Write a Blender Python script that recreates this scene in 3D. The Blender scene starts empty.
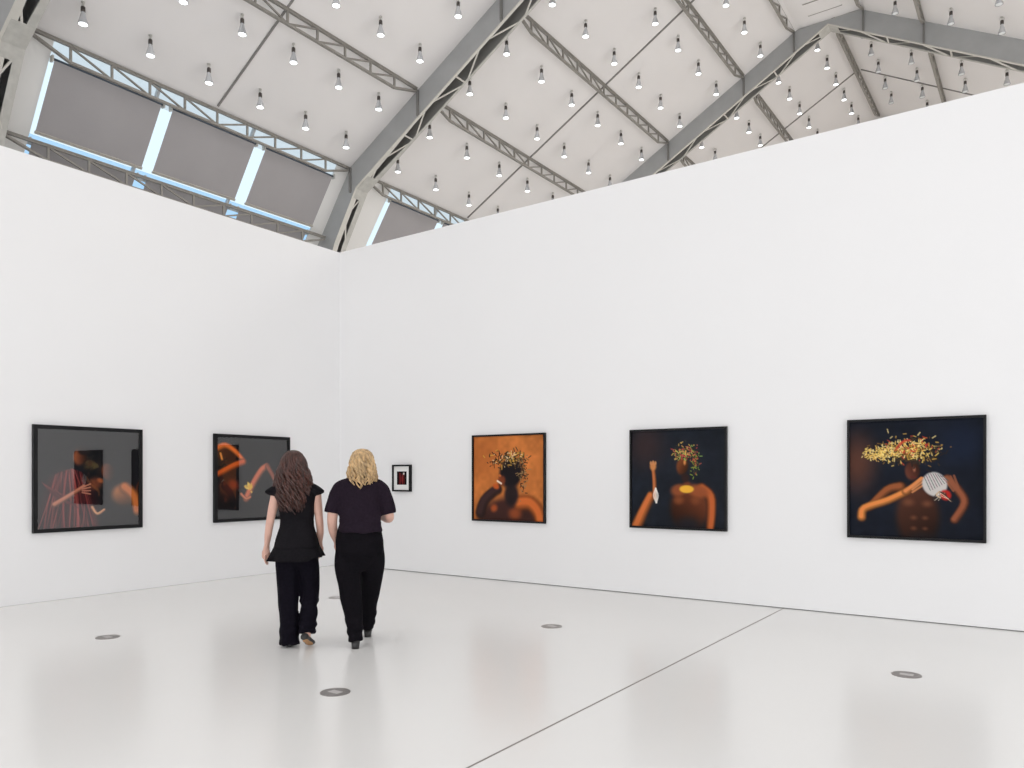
import bpy, math, random
import numpy as np
from mathutils import Vector, Matrix, noise

random.seed(7)
rng = np.random.RandomState(7)
scene = bpy.context.scene
COL = scene.collection

# ------------------------------------------------------------------ camera
cam_d = bpy.data.cameras.new('camera')
cam = bpy.data.objects.new('camera', cam_d)
COL.objects.link(cam)
F_PX, YAW = 756.14, math.radians(125.2229)
CAM = Vector((9.4292, -8.4707, 1.45))
cam_d.sensor_fit = 'HORIZONTAL'
cam_d.sensor_width = 36.0
cam_d.lens = F_PX / 1024 * 36.0
cam_d.shift_y = (475.93 - 384) / 1024
cam_d.clip_end = 200
cam.location = CAM
cam.rotation_euler = (math.pi / 2, 0, YAW - math.pi / 2)
scene.camera = cam

# ------------------------------------------------------------------ colour management
vs = scene.view_settings
vs.view_transform = 'Standard'
vs.look = 'None'
vs.exposure = 0.07
vs.gamma = 1.0
vs.use_curve_mapping = False
scene.cycles.use_denoising = True
scene.cycles.max_bounces = 10
scene.cycles.diffuse_bounces = 7
scene.cycles.sample_clamp_indirect = 6.0

# ------------------------------------------------------------------ daylight outside
world = bpy.data.worlds.new('daylight')
scene.world = world
world.use_nodes = True
wb = world.node_tree.nodes['Background']
wb.inputs['Color'].default_value = (0.80, 0.92, 1.0, 1)
wb.inputs['Strength'].default_value = 1.1

# broad fill lights added under the roof, in place of unseen lamp rows
def area_light(name, loc, rot, sx, sy, power, color):
    d = bpy.data.lights.new(name, 'AREA')
    d.shape = 'RECTANGLE'
    d.size, d.size_y, d.energy, d.color = sx, sy, power, color
    o = bpy.data.objects.new(name, d)
    o.location, o.rotation_euler = loc, rot
    COL.objects.link(o)
    return o
SL = math.atan(0.557)
WARM = (1.0, 0.985, 0.965)
COOL = (0.945, 0.968, 1.0)
AMBER = (1.0, 0.89, 0.76)
area_light('roof_fill', (3.6, -7.6, 11.0), (0, -SL, 0), 7.0, 6.0, 85, WARM)
area_light('roof_fill', (9.2, -7.6, 9.7), (0, SL, 0), 7.0, 6.0, 40, WARM)
area_light('roof_fill', (10.2, -0.4, 9.2), (0, SL, 0), 6.0, 5.4, 35, WARM)
area_light('roof_fill', (9.3, 7.0, 9.6), (0, 0, 0), 6.0, 6.0, 400, WARM)  # added to brighten the middle bay beyond the right wall
area_light('roof_fill', (9.3, 14.2, 9.6), (0, 0, 0), 6.0, 6.0, 370, AMBER)  # added warm fill for the far bay's ceiling
# added fill panels behind the camera and along the unseen side, no windows there
area_light('back_fill', (5.2, -14.7, 3.2), (math.pi/2, 0, 0), 17.0, 6.2, 385, COOL)
area_light('side_fill', (14.2, -2.0, 3.0), (0, math.pi/2, 0), 5.8, 26.0, 430, COOL)
area_light('side_fill', (13.0, 7.0, 5.0), (0, math.radians(80), 0), 4.0, 6.5, 40, WARM)  # extra side fill added for the middle bay
LAMP_W = 11.0

# ------------------------------------------------------------------ materials
def mat(name, col, rough=0.6, spec=0.5, metal=0.0, noise_scale=None, noise_amt=0.06, bump=0.0, emit=None, emit_s=0.0):
    m = bpy.data.materials.new(name)
    m.use_nodes = True
    nt = m.node_tree
    b = nt.nodes['Principled BSDF']
    b.inputs['Base Color'].default_value = (*col, 1)
    b.inputs['Roughness'].default_value = rough
    b.inputs['Specular IOR Level'].default_value = spec
    b.inputs['Metallic'].default_value = metal
    if emit:
        b.inputs['Emission Color'].default_value = (*emit, 1)
        b.inputs['Emission Strength'].default_value = emit_s
    if noise_scale:
        tc = nt.nodes.new('ShaderNodeTexCoord')
        nz = nt.nodes.new('ShaderNodeTexNoise')
        nz.inputs['Scale'].default_value = noise_scale
        nz.inputs['Detail'].default_value = 5
        nt.links.new(tc.outputs['Object'], nz.inputs['Vector'])
        rp = nt.nodes.new('ShaderNodeValToRGB')
        rp.color_ramp.elements[0].position = 0.3
        rp.color_ramp.elements[1].position = 0.7
        rp.color_ramp.elements[0].color = (*[c * (1 - noise_amt) for c in col], 1)
        rp.color_ramp.elements[1].color = (*[min(1, c * (1 + noise_amt)) for c in col], 1)
        nt.links.new(nz.outputs['Fac'], rp.inputs['Fac'])
        nt.links.new(rp.outputs['Color'], b.inputs['Base Color'])
        if bump:
            bp = nt.nodes.new('ShaderNodeBump')
            bp.inputs['Strength'].default_value = bump
            bp.inputs['Distance'].default_value = 0.01
            nt.links.new(nz.outputs['Fac'], bp.inputs['Height'])
            nt.links.new(bp.outputs['Normal'], b.inputs['Normal'])
    return m

def thin_glass(name, ior=1.5, gain=2.0, tint=(1, 1, 1), rough=0.0):
    # a pane seen as one sheet: both faces' reflection, the rest passes straight through
    m = bpy.data.materials.new(name)
    m.use_nodes = True
    nt = m.node_tree
    nt.nodes.clear()
    out = nt.nodes.new('ShaderNodeOutputMaterial')
    mix = nt.nodes.new('ShaderNodeMixShader')
    tr = nt.nodes.new('ShaderNodeBsdfTransparent')
    tr.inputs['Color'].default_value = (*tint, 1)
    gl = nt.nodes.new('ShaderNodeBsdfGlossy')
    gl.inputs['Roughness'].default_value = rough
    lw = nt.nodes.new('ShaderNodeLayerWeight')
    lw.inputs['Blend'].default_value = 0.5
    pw = nt.nodes.new('ShaderNodeMath')
    pw.operation = 'POWER'
    pw.inputs[1].default_value = 5.0
    mu = nt.nodes.new('ShaderNodeMath')
    mu.operation = 'MULTIPLY_ADD'
    mu.use_clamp = True
    r0 = ((ior-1)/(ior+1))**2
    mu.inputs[1].default_value = (1-r0)*gain
    mu.inputs[2].default_value = r0*gain
    nt.links.new(lw.outputs['Facing'], pw.inputs[0])
    nt.links.new(pw.outputs[0], mu.inputs[0])
    nt.links.new(mu.outputs[0], mix.inputs[0])
    nt.links.new(tr.outputs[0], mix.inputs[1])
    nt.links.new(gl.outputs[0], mix.inputs[2])
    nt.links.new(mix.outputs[0], out.inputs[0])
    return m

M = {}
M['wall'] = mat('white_wall_paint', (0.88, 0.878, 0.88), 0.85, 0.2, noise_scale=0.6, noise_amt=0.006)
M['floor'] = mat('glossy_white_resin_floor', (0.83, 0.825, 0.81), 0.22, 0.4, noise_scale=0.5, noise_amt=0.012)
M['ceiling'] = mat('ceiling_board_paint', (0.79, 0.768, 0.758), 0.9, 0.1, noise_scale=0.8, noise_amt=0.012)
M['seam'] = mat('dark_joint', (0.26, 0.24, 0.22), 0.7)
M['gap'] = mat('dark_shadow_gap', (0.25, 0.25, 0.25), 0.8)
M['gap_light'] = mat('pale_shadow_gap', (0.72, 0.72, 0.72), 0.8)
M['joint'] = mat('ceiling_joint_strip', (0.22, 0.21, 0.20), 0.7)
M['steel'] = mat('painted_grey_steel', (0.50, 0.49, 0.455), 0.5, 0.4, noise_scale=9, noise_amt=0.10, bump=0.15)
M['web'] = mat('painted_web_steel', (0.38, 0.385, 0.385), 0.45, 0.4, noise_scale=3, noise_amt=0.05)
M['inside'] = mat('dark_inner_steel', (0.28, 0.275, 0.26), 0.6, 0.3)  # one darker grey for the plates inside the arch boxes
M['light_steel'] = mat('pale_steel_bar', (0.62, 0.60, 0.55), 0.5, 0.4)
M['truss'] = mat('truss_steel', (0.27, 0.255, 0.23), 0.5, 0.4, noise_scale=8, noise_amt=0.08)
M['truss_dark'] = mat('truss_dark_steel', (0.20, 0.195, 0.185), 0.5, 0.4)
M['panel'] = mat('white_side_panel', (0.80, 0.79, 0.77), 0.7, 0.2)
M['blind'] = mat('grey_blind_fabric', (0.36, 0.345, 0.35), 0.9, 0.1, noise_scale=1.5, noise_amt=0.02)
M['blind_bar'] = mat('aluminium_blind_bar', (0.55, 0.52, 0.47), 0.4, 0.5, 0.3)
M['blind_dark'] = mat('dark_blind_roller', (0.07, 0.09, 0.12), 0.5)
M['window_frame'] = mat('window_frame_metal', (0.55, 0.58, 0.60), 0.5)
M['pane'] = thin_glass('window_pane_glass', 1.5, 1.0, (0.93, 0.98, 1.0))
M['pane_grey'] = thin_glass('greyish_upper_pane', 1.5, 1.0, (0.70, 0.72, 0.73))  # clear pane with a grey tint, above the blinds
M['pane_blue'] = thin_glass('bluish_lower_pane', 1.5, 1.0, (0.50, 0.70, 0.90))
M['frame'] = mat('black_wood_frame', (0.008, 0.008, 0.009), 0.4, 0.2)
M['mat_board'] = mat('white_mat_board', (0.82, 0.82, 0.80), 0.9)
M['glass'] = thin_glass('picture_glass', 1.52, 2.8, rough=0.0)
M['glass_ar'] = thin_glass('low_reflection_picture_glass', 1.52, 0.0)
M['socket'] = mat('dark_lamp_socket', (0.06, 0.05, 0.045), 0.5)
M['reflector'] = mat('silvered_glass_reflector', (0.62, 0.64, 0.66), 0.25, 0.6, 0.55)
M['lens'] = mat('lit_lamp_lens', (0.9, 0.9, 0.9), 0.3, emit=(0.93, 0.97, 1.0), emit_s=2.4)
M['lens_off'] = mat('unlit_lamp_lens', (0.75, 0.77, 0.78), 0.15, 0.6)
M['disc'] = mat('brushed_steel_cover', (0.33, 0.31, 0.30), 0.38, 0.5, 0.6, noise_scale=40, noise_amt=0.1)
M['disc_light'] = mat('bright_steel_plate', (0.62, 0.60, 0.59), 0.4, 0.5, 0.4)
M['skin'] = mat('fair_skin', (0.66, 0.40, 0.32), 0.5, 0.35, noise_scale=14, noise_amt=0.06)
M['top'] = mat('charcoal_cotton', (0.010, 0.009, 0.011), 0.9, 0.08, noise_scale=60, noise_amt=0.2)
M['tee'] = mat('dark_plum_jersey', (0.017, 0.011, 0.018), 0.9, 0.08, noise_scale=60, noise_amt=0.2)
M['trouser'] = mat('black_trouser_cloth', (0.006, 0.005, 0.007), 0.9, 0.08, noise_scale=50, noise_amt=0.2)
M['navy_trouser'] = mat('black_navy_trouser_cloth', (0.006, 0.005, 0.009), 0.9, 0.08, noise_scale=50, noise_amt=0.2)
M['shoe'] = mat('black_shoe_leather', (0.010, 0.009, 0.009), 0.3, 0.5)
M['insole'] = mat('tan_leather', (0.50, 0.28, 0.13), 0.6)
M['hair_brown'] = mat('brunette_hair', (0.050, 0.016, 0.011), 0.42, 0.5, noise_scale=16, noise_amt=0.6)
M['hair_blonde'] = mat('blonde_hair', (0.50, 0.335, 0.17), 0.45, 0.5, noise_scale=15, noise_amt=0.52)
for _h in ('hair_brown', 'hair_blonde'):
    _nt = M[_h].node_tree
    _mp = _nt.nodes.new('ShaderNodeMapping')
    _mp.inputs['Scale'].default_value = (3.2, 3.2, .45)
    _nz = [n for n in _nt.nodes if n.type == 'TEX_NOISE'][0]
    _tc = [n for n in _nt.nodes if n.type == 'TEX_COORD'][0]
    _nt.links.new(_tc.outputs['Object'], _mp.inputs['Vector'])
    _nt.links.new(_mp.outputs['Vector'], _nz.inputs['Vector'])
M['lips'] = mat('lip_skin', (0.45, 0.17, 0.15), 0.45)
M['eye'] = mat('eye', (0.05, 0.03, 0.02), 0.1)

# ------------------------------------------------------------------ mesh helpers
class MB:
    def __init__(self):
        self.v, self.f = [], []
    def add(self, vs_, fs_):
        k = len(self.v)
        self.v += [tuple(map(float, q)) for q in vs_]
        self.f += [tuple(i + k for i in g) for g in fs_]
        return self
    def box(self, lo, hi):
        x0, y0, z0 = lo; x1, y1, z1 = hi
        return self.add([(x0,y0,z0),(x1,y0,z0),(x1,y1,z0),(x0,y1,z0),(x0,y0,z1),(x1,y0,z1),(x1,y1,z1),(x0,y1,z1)],
                        [(0,3,2,1),(4,5,6,7),(0,1,5,4),(1,2,6,5),(2,3,7,6),(3,0,4,7)])
    def bar(self, p, q, w, h, up=(0,0,1)):
        p, q, up = Vector(p), Vector(q), Vector(up)
        d = (q - p).normalized()
        s = d.cross(up)
        if s.length < 1e-5: s = d.cross(Vector((1,0,0)))
        s.normalize(); u = s.cross(d).normalized()
        c = []
        for e in (p, q):
            for a, b in ((-1,-1),(1,-1),(1,1),(-1,1)):
                c.append(e + s*(a*w/2) + u*(b*h/2))
        return self.add(c, [(0,1,2,3),(7,6,5,4),(0,4,5,1),(1,5,6,2),(2,6,7,3),(3,7,4,0)])
    def prism_y(self, poly, y0, y1):
        # polygon in x,z extruded along y (concave allowed as strips are given separately)
        n = len(poly)
        vs_ = [(x, y0, z) for x, z in poly] + [(x, y1, z) for x, z in poly]
        fs_ = [tuple(range(n)), tuple(range(2*n-1, n-1, -1))]
        fs_ += [(i, i+n, (i+1) % n + n, (i+1) % n) for i in range(n)]
        return self.add(vs_, fs_)
    def lathe(self, prof, n=20, center=(0,0,0), caps=True):
        cx, cy, cz = center
        vs_, fs_ = [], []
        for r, z in prof:
            for i in range(n):
                a = 2*math.pi*i/n
                vs_.append((cx + r*math.cos(a), cy + r*math.sin(a), cz + z))
        for k in range(len(prof)-1):
            for i in range(n):
                j = (i+1) % n
                fs_.append((k*n+i, k*n+j, (k+1)*n+j, (k+1)*n+i))
        if caps:
            fs_.append(tuple(reversed(range(n))))
            fs_.append(tuple(range((len(prof)-1)*n, len(prof)*n)))
        return self.add(vs_, fs_)
    def rings(self, rings, caps=True):
        n = len(rings[0]); vs_, fs_ = [], []
        for r in rings: vs_ += list(r)
        for k in range(len(rings)-1):
            for i in range(n):
                j = (i+1) % n
                fs_.append((k*n+i, k*n+j, (k+1)*n+j, (k+1)*n+i))
        if caps:
            fs_.append(tuple(reversed(range(n))))
            fs_.append(tuple(range((len(rings)-1)*n, len(rings)*n)))
        return self.add(vs_, fs_)
    def tube(self, pts, rad, n=14, sub=5, flat=1.0, round_ends=True):
        # smooth tapering limb through the points
        P = [Vector(p) for p in pts]; R = list(rad)
        pp, rr = [], []
        for i in range(len(P)-1):
            p0, p1, p2, p3 = P[max(i-1,0)], P[i], P[i+1], P[min(i+2,len(P)-1)]
            for s in range(sub):
                t = s/sub
                pp.append(0.5*((2*p1)+(-p0+p2)*t+(2*p0-5*p1+4*p2-p3)*t*t+(-p0+3*p1-3*p2+p3)*t**3))
                e = t*t*(3-2*t)
                rr.append(R[i]*(1-e)+R[i+1]*e)
        pp.append(P[-1]); rr.append(R[-1])
        d0 = (pp[1]-pp[0]).normalized(); d1 = (pp[-1]-pp[-2]).normalized()
        if round_ends:
            a, b = pp[0], pp[-1]; ra, rb = rr[0], rr[-1]
            pp = [a-d0*ra*.95, a-d0*ra*.75, a-d0*ra*.4] + pp + [b+d1*rb*.4, b+d1*rb*.75, b+d1*rb*.95]
            rr = [ra*.25, ra*.66, ra*.92] + rr + [rb*.92, rb*.66, rb*.25]
        rings = []
        up = Vector((0,1,0)) if abs(d0.y) < .8 else Vector((1,0,0))
        s = d0.cross(up).normalized()
        for i, p in enumerate(pp):
            d = (pp[min(i+1,len(pp)-1)]-pp[max(i-1,0)]).normalized()
            s = (s - d*s.dot(d)).normalized()
            u = d.cross(s)
            rings.append([p + s*(rr[i]*math.cos(2*math.pi*k/n)) + u*(rr[i]*flat*math.sin(2*math.pi*k/n)) for k in range(n)])
        return self.rings(rings)
    def ellipsoid(self, c, r, n=20, m=12):
        rings = []
        for j in range(m+1):
            t = math.pi*(j+.02*(1 if j==0 else -1 if j==m else 0))/m
            rings.append([(c[0]+r[0]*math.sin(t)*math.cos(2*math.pi*i/n), c[1]+r[1]*math.sin(t)*math.sin(2*math.pi*i/n), c[2]-r[2]*math.cos(t)) for i in range(n)])
        return self.rings(rings)
    def mesh(self, name, origin=(0,0,0), smooth=False):
        me = bpy.data.meshes.new(name)
        o = Vector(origin)
        me.from_pydata([tuple(Vector(q)-o) for q in self.v], [], self.f)
        me.update()
        if smooth:
            me.polygons.foreach_set('use_smooth', [True]*len(me.polygons))
        return me

def link(name, me, m, parent=None, loc=None):
    o = bpy.data.objects.new(name, me)
    if m is not None and me is not None and len(me.materials) == 0: me.materials.append(m)
    if parent is not None: o.parent = parent
    if loc is not None: o.location = loc
    COL.objects.link(o)
    return o
def build(mb, name, m, parent=None, smooth=False):
    """mesh given in world coordinates (or the parent's own coordinates when the parent is at the origin of them)"""
    if parent is not None:
        return link(name, mb.mesh(name, parent.location, smooth), m, parent)
    lo = np.min(np.array(mb.v), 0); hi = np.max(np.array(mb.v), 0)
    c = ((lo[0]+hi[0])/2, (lo[1]+hi[1])/2, lo[2])
    return link(name, mb.mesh(name, c, smooth), m, None, c)
def local(mb, name, m, parent, smooth=False, me=None):
    return link(name, me or mb.mesh(name, (0,0,0), smooth), m, parent)
def struct(mb, name, m, smooth=False):
    o = build(mb, name, m, None, smooth); o['kind'] = 'structure'; return o
def thing(name, label, cat, loc=(0,0,0), rz=0.0, group=None):
    o = bpy.data.objects.new(name, None)
    o.empty_display_size = .1
    o.location = loc; o.rotation_euler = (0,0,rz)
    COL.objects.link(o)
    o['label'] = label; o['category'] = cat
    if group: o['group'] = group
    return o
def fuse(mb, voxel, smooth=4):
    """closed overlapping shapes -> one continuous skin"""
    me = mb.mesh('tmp')
    o = bpy.data.objects.new('tmp', me); COL.objects.link(o)
    r = o.modifiers.new('r', 'REMESH'); r.mode = 'VOXEL'; r.voxel_size = voxel
    if smooth:
        s = o.modifiers.new('s', 'SMOOTH'); s.factor = .5; s.iterations = smooth
    dg = bpy.context.evaluated_depsgraph_get()
    out = bpy.data.meshes.new_from_object(o.evaluated_get(dg))
    bpy.data.objects.remove(o); bpy.data.meshes.remove(me)
    out.polygons.foreach_set('use_smooth', [True]*len(out.polygons))
    return out
def wrinkle(me, fn):
    """shift vertices along their normals by fn(co)"""
    no = [v.normal.copy() for v in me.vertices]
    for v, n in zip(me.vertices, no):
        v.co += n*fn(v.co)
    me.update()

# ------------------------------------------------------------------ room shell
SLOPE, Z0, XR = 0.5572, 9.873, 5.17
def roof(x):
    return Z0 + SLOPE*x if x <= XR else Z0 + SLOPE*(2*XR - x)
YB, YF = -15.0, 19.5
XE = 2*XR + 3.05
struct(MB().box((-5.2, YB-.3, -.2), (15.6, YF+.3, 0)), 'floor', M['floor'])
struct(MB().box((-.3, -13.5, .006), (0, .3, 5.1)), 'wall_left', M['wall'])
struct(MB().box((0, 0, .010), (13.2, .3, 5.1)), 'wall_right', M['wall'])
struct(MB().box((0, .02, 0), (13.2, .28, .010)), 'shadow_gap_right', M['gap'])  # recessed strip under the wall, the gap's shade put into its grey
struct(MB().box((-.28, -13.5, 0), (-.004, .28, .006)), 'shadow_gap_left', M['gap_light'])  # same gap on the left, its fainter shade given by a paler colour
struct(MB().box((-5.2, YB-.3, 0), (15.6, YB, 12.9)), 'wall_back', M['wall'])
struct(MB().box((-5.2, YF, 0), (15.6, YF+.3, 13.0)), 'wall_far', M['ceiling'])
struct(MB().box((15.2, YB+.2, 0), (15.5, YF, 8.3)), 'wall_east', M['wall'])
# roof boards: two slopes
tk = .12
struct(MB().prism_y([(-3.0, roof(-3.0)), (XR, roof(XR)), (XR, roof(XR)+tk), (-3.0, roof(-3.0)+tk)], YB, YF), 'ceiling', M['ceiling'])
struct(MB().prism_y([(XR, roof(XR)), (15.6, roof(15.6)), (15.6, roof(15.6)+tk), (XR, roof(XR)+tk)], YB, YF), 'ceiling', M['ceiling'])
# lowered flat strip along the ridge in the bays this side of the apex arch
struct(MB().box((4.34, YB, 12.37), (6.0, 10.66, 12.41)), 'ceiling', M['ceiling'])
# floor joint
struct(MB().box((7.077, -14.9, 0), (7.089, -.0, .0012)), 'trim_1', M['seam'])
# ceiling joints halfway along each bay
def joint(xa, xb, y, n):
    mb = MB().bar((xa, y, roof(xa)-.012), (xb, y, roof(xb)-.012), .036, .02)
    return struct(mb, n, M['joint'])
joint(-2.95, 4.3, -.27, 'trim_2'); joint(-2.95, 4.3, 7.05, 'trim_3'); joint(-2.95, 5.1, 14.26, 'trim_4'); joint(5.25, 13.2, 14.2, 'trim_5')

# side wall of the hall behind the left partition: leaning window band over a plain wall
def gx(z): return -3.08 - .707*(8.21 - z)       # the glazing plane
struct(MB().prism_y([(gx(5.6), 5.6), (gx(5.6)-.25, 5.6), (-5.2, 0), (-4.85, 0)], YB, YF), 'wall_west', M['wall'])

BAYS = [(-3.54, 3.0), (3.34, 10.66), (11.0, 17.5)]
wn = 0
for b, (ya, yb) in enumerate(BAYS[:2]):
    wn += 1
    w = bpy.data.objects.new('window_%d' % wn, None); COL.objects.link(w); w['kind'] = 'structure'
    w.location = (gx(7), (ya+yb)/2, 7)
    mb = MB()
    nm = 4 if b == 0 else 5
    ys = [-3.3, -1.30, .62, yb-.2] if b == 0 else [ya+.7, 6.02, 7.98, yb-.4]
    for y in ys:
        mb.bar((gx(8.3), y, 8.3), (gx(5.6), y, 5.6), .05, .06, (1,0,.7))
    for z in (8.32, 6.86, 5.63):
        mb.bar((gx(z), ya, z), (gx(z), yb, z), .06, .05, (1,0,.7))
    build(mb, 'window_frame', M['window_frame'], w)
    for zt, zl, pm in ((8.36, 7.93, 'pane_grey'), (7.93, 6.98, 'pane'), (6.98, 5.6, 'pane_blue')):
        build(MB().add([(gx(zt)-.02, ya, zt), (gx(zt)-.02, yb, zt), (gx(zl)-.02, yb, zl), (gx(zl)-.02, ya, zl)], [(0,1,2,3)]), 'pane', M[pm], w)

# opaque side wall where no window is in sight
for (ya, yb) in ((YB, -3.54), (10.66, YF)):
    struct(MB().prism_y([(gx(8.3), 8.3), (gx(8.3)-.2, 8.3), (gx(5.6)-.2, 5.6), (gx(5.6), 5.6)], ya, yb), 'wall_west', M['panel'])
# white panels that close the window band beside each arch
def side_panel(ya, yb):
    mb = MB().add([(gx(z)+dx, y, z) for z in (8.3, 5.6) for y in (ya, yb) for dx in (.05, .09)],
                  [(0,1,3,2),(4,6,7,5),(0,4,5,1),(2,3,7,6),(0,2,6,4),(1,5,7,3)])
    return struct(mb, 'trim_6', M['panel'])
side_panel(-3.54, -3.03); side_panel(2.66, 3.0); side_panel(3.34, 4.30)

# ------------------------------------------------------------------ steel arches
OUT = [(-4.75, 0), (-4.6, 5.0), (-4.08, 6.7), (-3.02, 8.185), (4.36, 12.36), (5.98, 12.36), (13.36, 8.185), (14.42, 6.7), (14.94, 5.0), (15.09, 0)]
INN = [(-4.3, 0), (-4.15, 5.0), (-3.49, 6.62), (-2.81, 7.715), (1.35, 10.09), (5.17, 12.25), (8.99, 10.09), (13.15, 7.715), (13.83, 6.62), (14.49, 5.0), (14.64, 0)]
def web_strip(mb, y0, y1):
    Lo, Li = OUT[:5], INN[:4]
    quads = [[OUT[0], OUT[1], INN[1], INN[0]], [OUT[1], OUT[2], INN[2], INN[1]], [OUT[2], OUT[3], INN[3], INN[2]],
             [OUT[3], (1.05, OUT[3][1]+(4.07*.5657)), INN[4], INN[3]]]
    rx = 1.05; rz = OUT[3][1] + (rx-OUT[3][0])*(OUT[4][1]-OUT[3][1])/(OUT[4][0]-OUT[3][0])
    quads[3][1] = (rx, rz)
    quads.append([(rx, rz), OUT[4], (5.17, 12.36), INN[5], INN[4]])
    for q in quads:
        mb.prism_y(q, y0, y1)
        mb.prism_y([(2*XR-x, z) for x, z in reversed(q)], y0, y1)
def flange_w(x, z):
    d = min(abs(x-INN[3][0]), abs(2*XR-x-INN[3][0]))
    if z < INN[3][1]: return .108
    return max(.032, .108 - .055*max(0, d-.3))
def polyline(pts, step):
    out = []
    for (a, b) in zip(pts[:-1], pts[1:]):
        L = math.hypot(b[0]-a[0], b[1]-a[1]); n = max(1, round(L/step))
        for k in range(n): out.append((a[0]+(b[0]-a[0])*k/n, a[1]+(b[1]-a[1])*k/n))
    out.append(pts[-1]); return out
def arch(label, y0, y1, lacing, stiff, zmin=0):
    t = thing('steel_arch', label, 'arch', (XR, (y0+y1)/2, 0), 0, 'steel roof arches')
    mb = MB(); web_strip(mb, y0, y0+.014); build(mb, 'web_plate', M['web'], t)
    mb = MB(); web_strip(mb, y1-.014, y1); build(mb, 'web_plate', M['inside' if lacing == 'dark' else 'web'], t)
    path = polyline(INN, .5)
    for side in (0, 1):
        mb = MB()
        R = []
        for (x, z) in path:
            w = flange_w(x, z)
            a, b2 = (y0-.02, y0+w) if side == 0 else (y1-w, y1+.02)
            R.append([(x, a, z-.012), (x, b2, z-.012), (x, b2, z+.012), (x, a, z+.012)])
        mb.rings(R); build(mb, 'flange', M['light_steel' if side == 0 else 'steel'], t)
    # solid plates at the knees and the ridge, closing the underside
    for pts in ([(-2.92, 7.538), (-2.81, 7.715), (-2.47, 7.91)], [(2*XR+2.92, 7.538), (13.15, 7.715), (2*XR+2.47, 7.91)], [(4.95, 12.126), (5.17, 12.25), (5.39, 12.126)]):
        R = [[(x, y0+.02, z-.02), (x, y1-.02, z-.02), (x, y1-.02, z-.004), (x, y0+.02, z-.004)] for x, z in pts]
        build(MB().rings(R), 'gusset_plate', M['steel'], t)
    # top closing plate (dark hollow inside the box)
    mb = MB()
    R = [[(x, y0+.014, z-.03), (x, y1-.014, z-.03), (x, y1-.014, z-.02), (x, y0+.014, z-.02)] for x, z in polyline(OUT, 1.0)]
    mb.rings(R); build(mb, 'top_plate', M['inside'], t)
    # lacing bars between the two flanges
    def bar(xa, za, ya_, xb, zb, yb_):
        build(MB().bar((xa, ya_, za), (xb, yb_, zb), .032, .012, (-SLOPE, 0, 1)), 'lacing_bar', M['light_steel'], t)
    for (a, c) in zip(INN[:-1], INN[1:]):
        L = math.hypot(c[0]-a[0], c[1]-a[1])
        if max(a[1], c[1]) < zmin or a[0] > 11.5: continue
        n = max(1, round(L/1.42))
        for k in range(n):
            P = lambda f: (a[0]+(c[0]-a[0])*(k+f)/n, a[1]+(c[1]-a[1])*(k+f)/n)
            N_ = lambda q: y0 + .5*flange_w(*q)
            F_ = lambda q: y1 - .5*flange_w(*q)
            q0, q1, q2, q3, q4 = P(.06), P(.42), P(.58), P(.94), P(1.0)
            if q4[1] < zmin: continue
            bar(*q0, F_(q0), *q1, N_(q1)); bar(*q2, N_(q2), *q3, F_(q3))
            if k < n-1: bar(*q4, N_(q4), *q4, F_(q4))
    for x in stiff:
        zt = roof(x) - .01 if not (4.3 < x < 6.04) else 12.36
        xs_ = [q[0] for q in INN[3:8]]; zs = [q[1] for q in INN[3:8]]
        zb = float(np.interp(x, xs_, zs)) if x > -2.4 else 7.62
        build(MB().box((x-.02, y0-.05, zb+.02), (x+.02, y0, zt-.02)), 'stiffener', M['truss_dark'], t)
    return t
A1_, A2_ = -3.86, -3.54
arch('grey riveted steel arch at the left edge of the photo, before the first grey blind', A1_, A2_, 'light', [-3.0, -1.0], 5.0)
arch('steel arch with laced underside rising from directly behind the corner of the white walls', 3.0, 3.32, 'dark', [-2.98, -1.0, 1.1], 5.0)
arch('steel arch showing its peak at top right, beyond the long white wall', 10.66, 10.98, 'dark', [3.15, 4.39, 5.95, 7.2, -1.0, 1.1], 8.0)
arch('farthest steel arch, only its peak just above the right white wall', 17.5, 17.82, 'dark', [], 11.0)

# ------------------------------------------------------------------ purlin trusses
def purlin(label, x, ztop, ya, yb, npan, depth=.25, mid=None, side=0, off=0.0):
    t = thing('purlin_truss', label, 'truss', (x, (ya+yb)/2, ztop), 0, 'lattice trusses carrying the ceiling')
    zb = ztop - depth
    ya, yb = ya+.056, yb-.056
    step = (yb-ya)/npan
    xb = x + off
    build(MB().box((x-.025, ya, ztop-.035), (x+.025, yb, ztop-.005)).box((x-.035, ya, ztop-.006), (x+.035, yb, ztop+.012)), 'top_chord', M['truss'], t)
    y1_, y2_ = ya+step, yb-step
    mb = MB()
    R = []
    for (y, z) in ((ya+.02, ztop-.06), (y1_, zb), (y2_, zb), (yb-.02, ztop-.06)):
        R.append([(xb-.028, y, z-.024), (xb+.028, y, z-.024), (xb+.028, y, z+.014), (xb-.028, y, z+.014)])
    build(mb.rings(R), 'bottom_chord', M['light_steel' if side else 'truss'], t)
    for k in range(1, npan):
        y = ya + k*step
        build(MB().bar((xb, y, zb), (x, y, ztop-.02), .034, .034, (0,1,0)), 'post', M['truss'], t)
    for k in range(1, npan-1):
        y = ya + k*step
        if k < npan/2: p, q = (x, y, ztop-.03), (xb, y+step, zb)
        else: p, q = (xb, y, zb), (x, y+step, ztop-.03)
        build(MB().bar(p, q, .028, .028, (1,0,0)), 'diagonal', M['truss'], t)
    return t
LV = {-3.0: 'lowest', -1.0: 'second', 1.1: 'third', 3.15: 'fourth'}
for x, nm in ((-3.0, 'lattice truss along the top of the three full grey blinds'), (-1.0, 'lattice truss at upper left, second up from the grey blinds, ending at the corner arch'), ):
    purlin(nm, x, roof(x)-.005 if x > -2 else 8.17, -3.50, 3.0, 10, .25 if x > -2 else .27)
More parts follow.
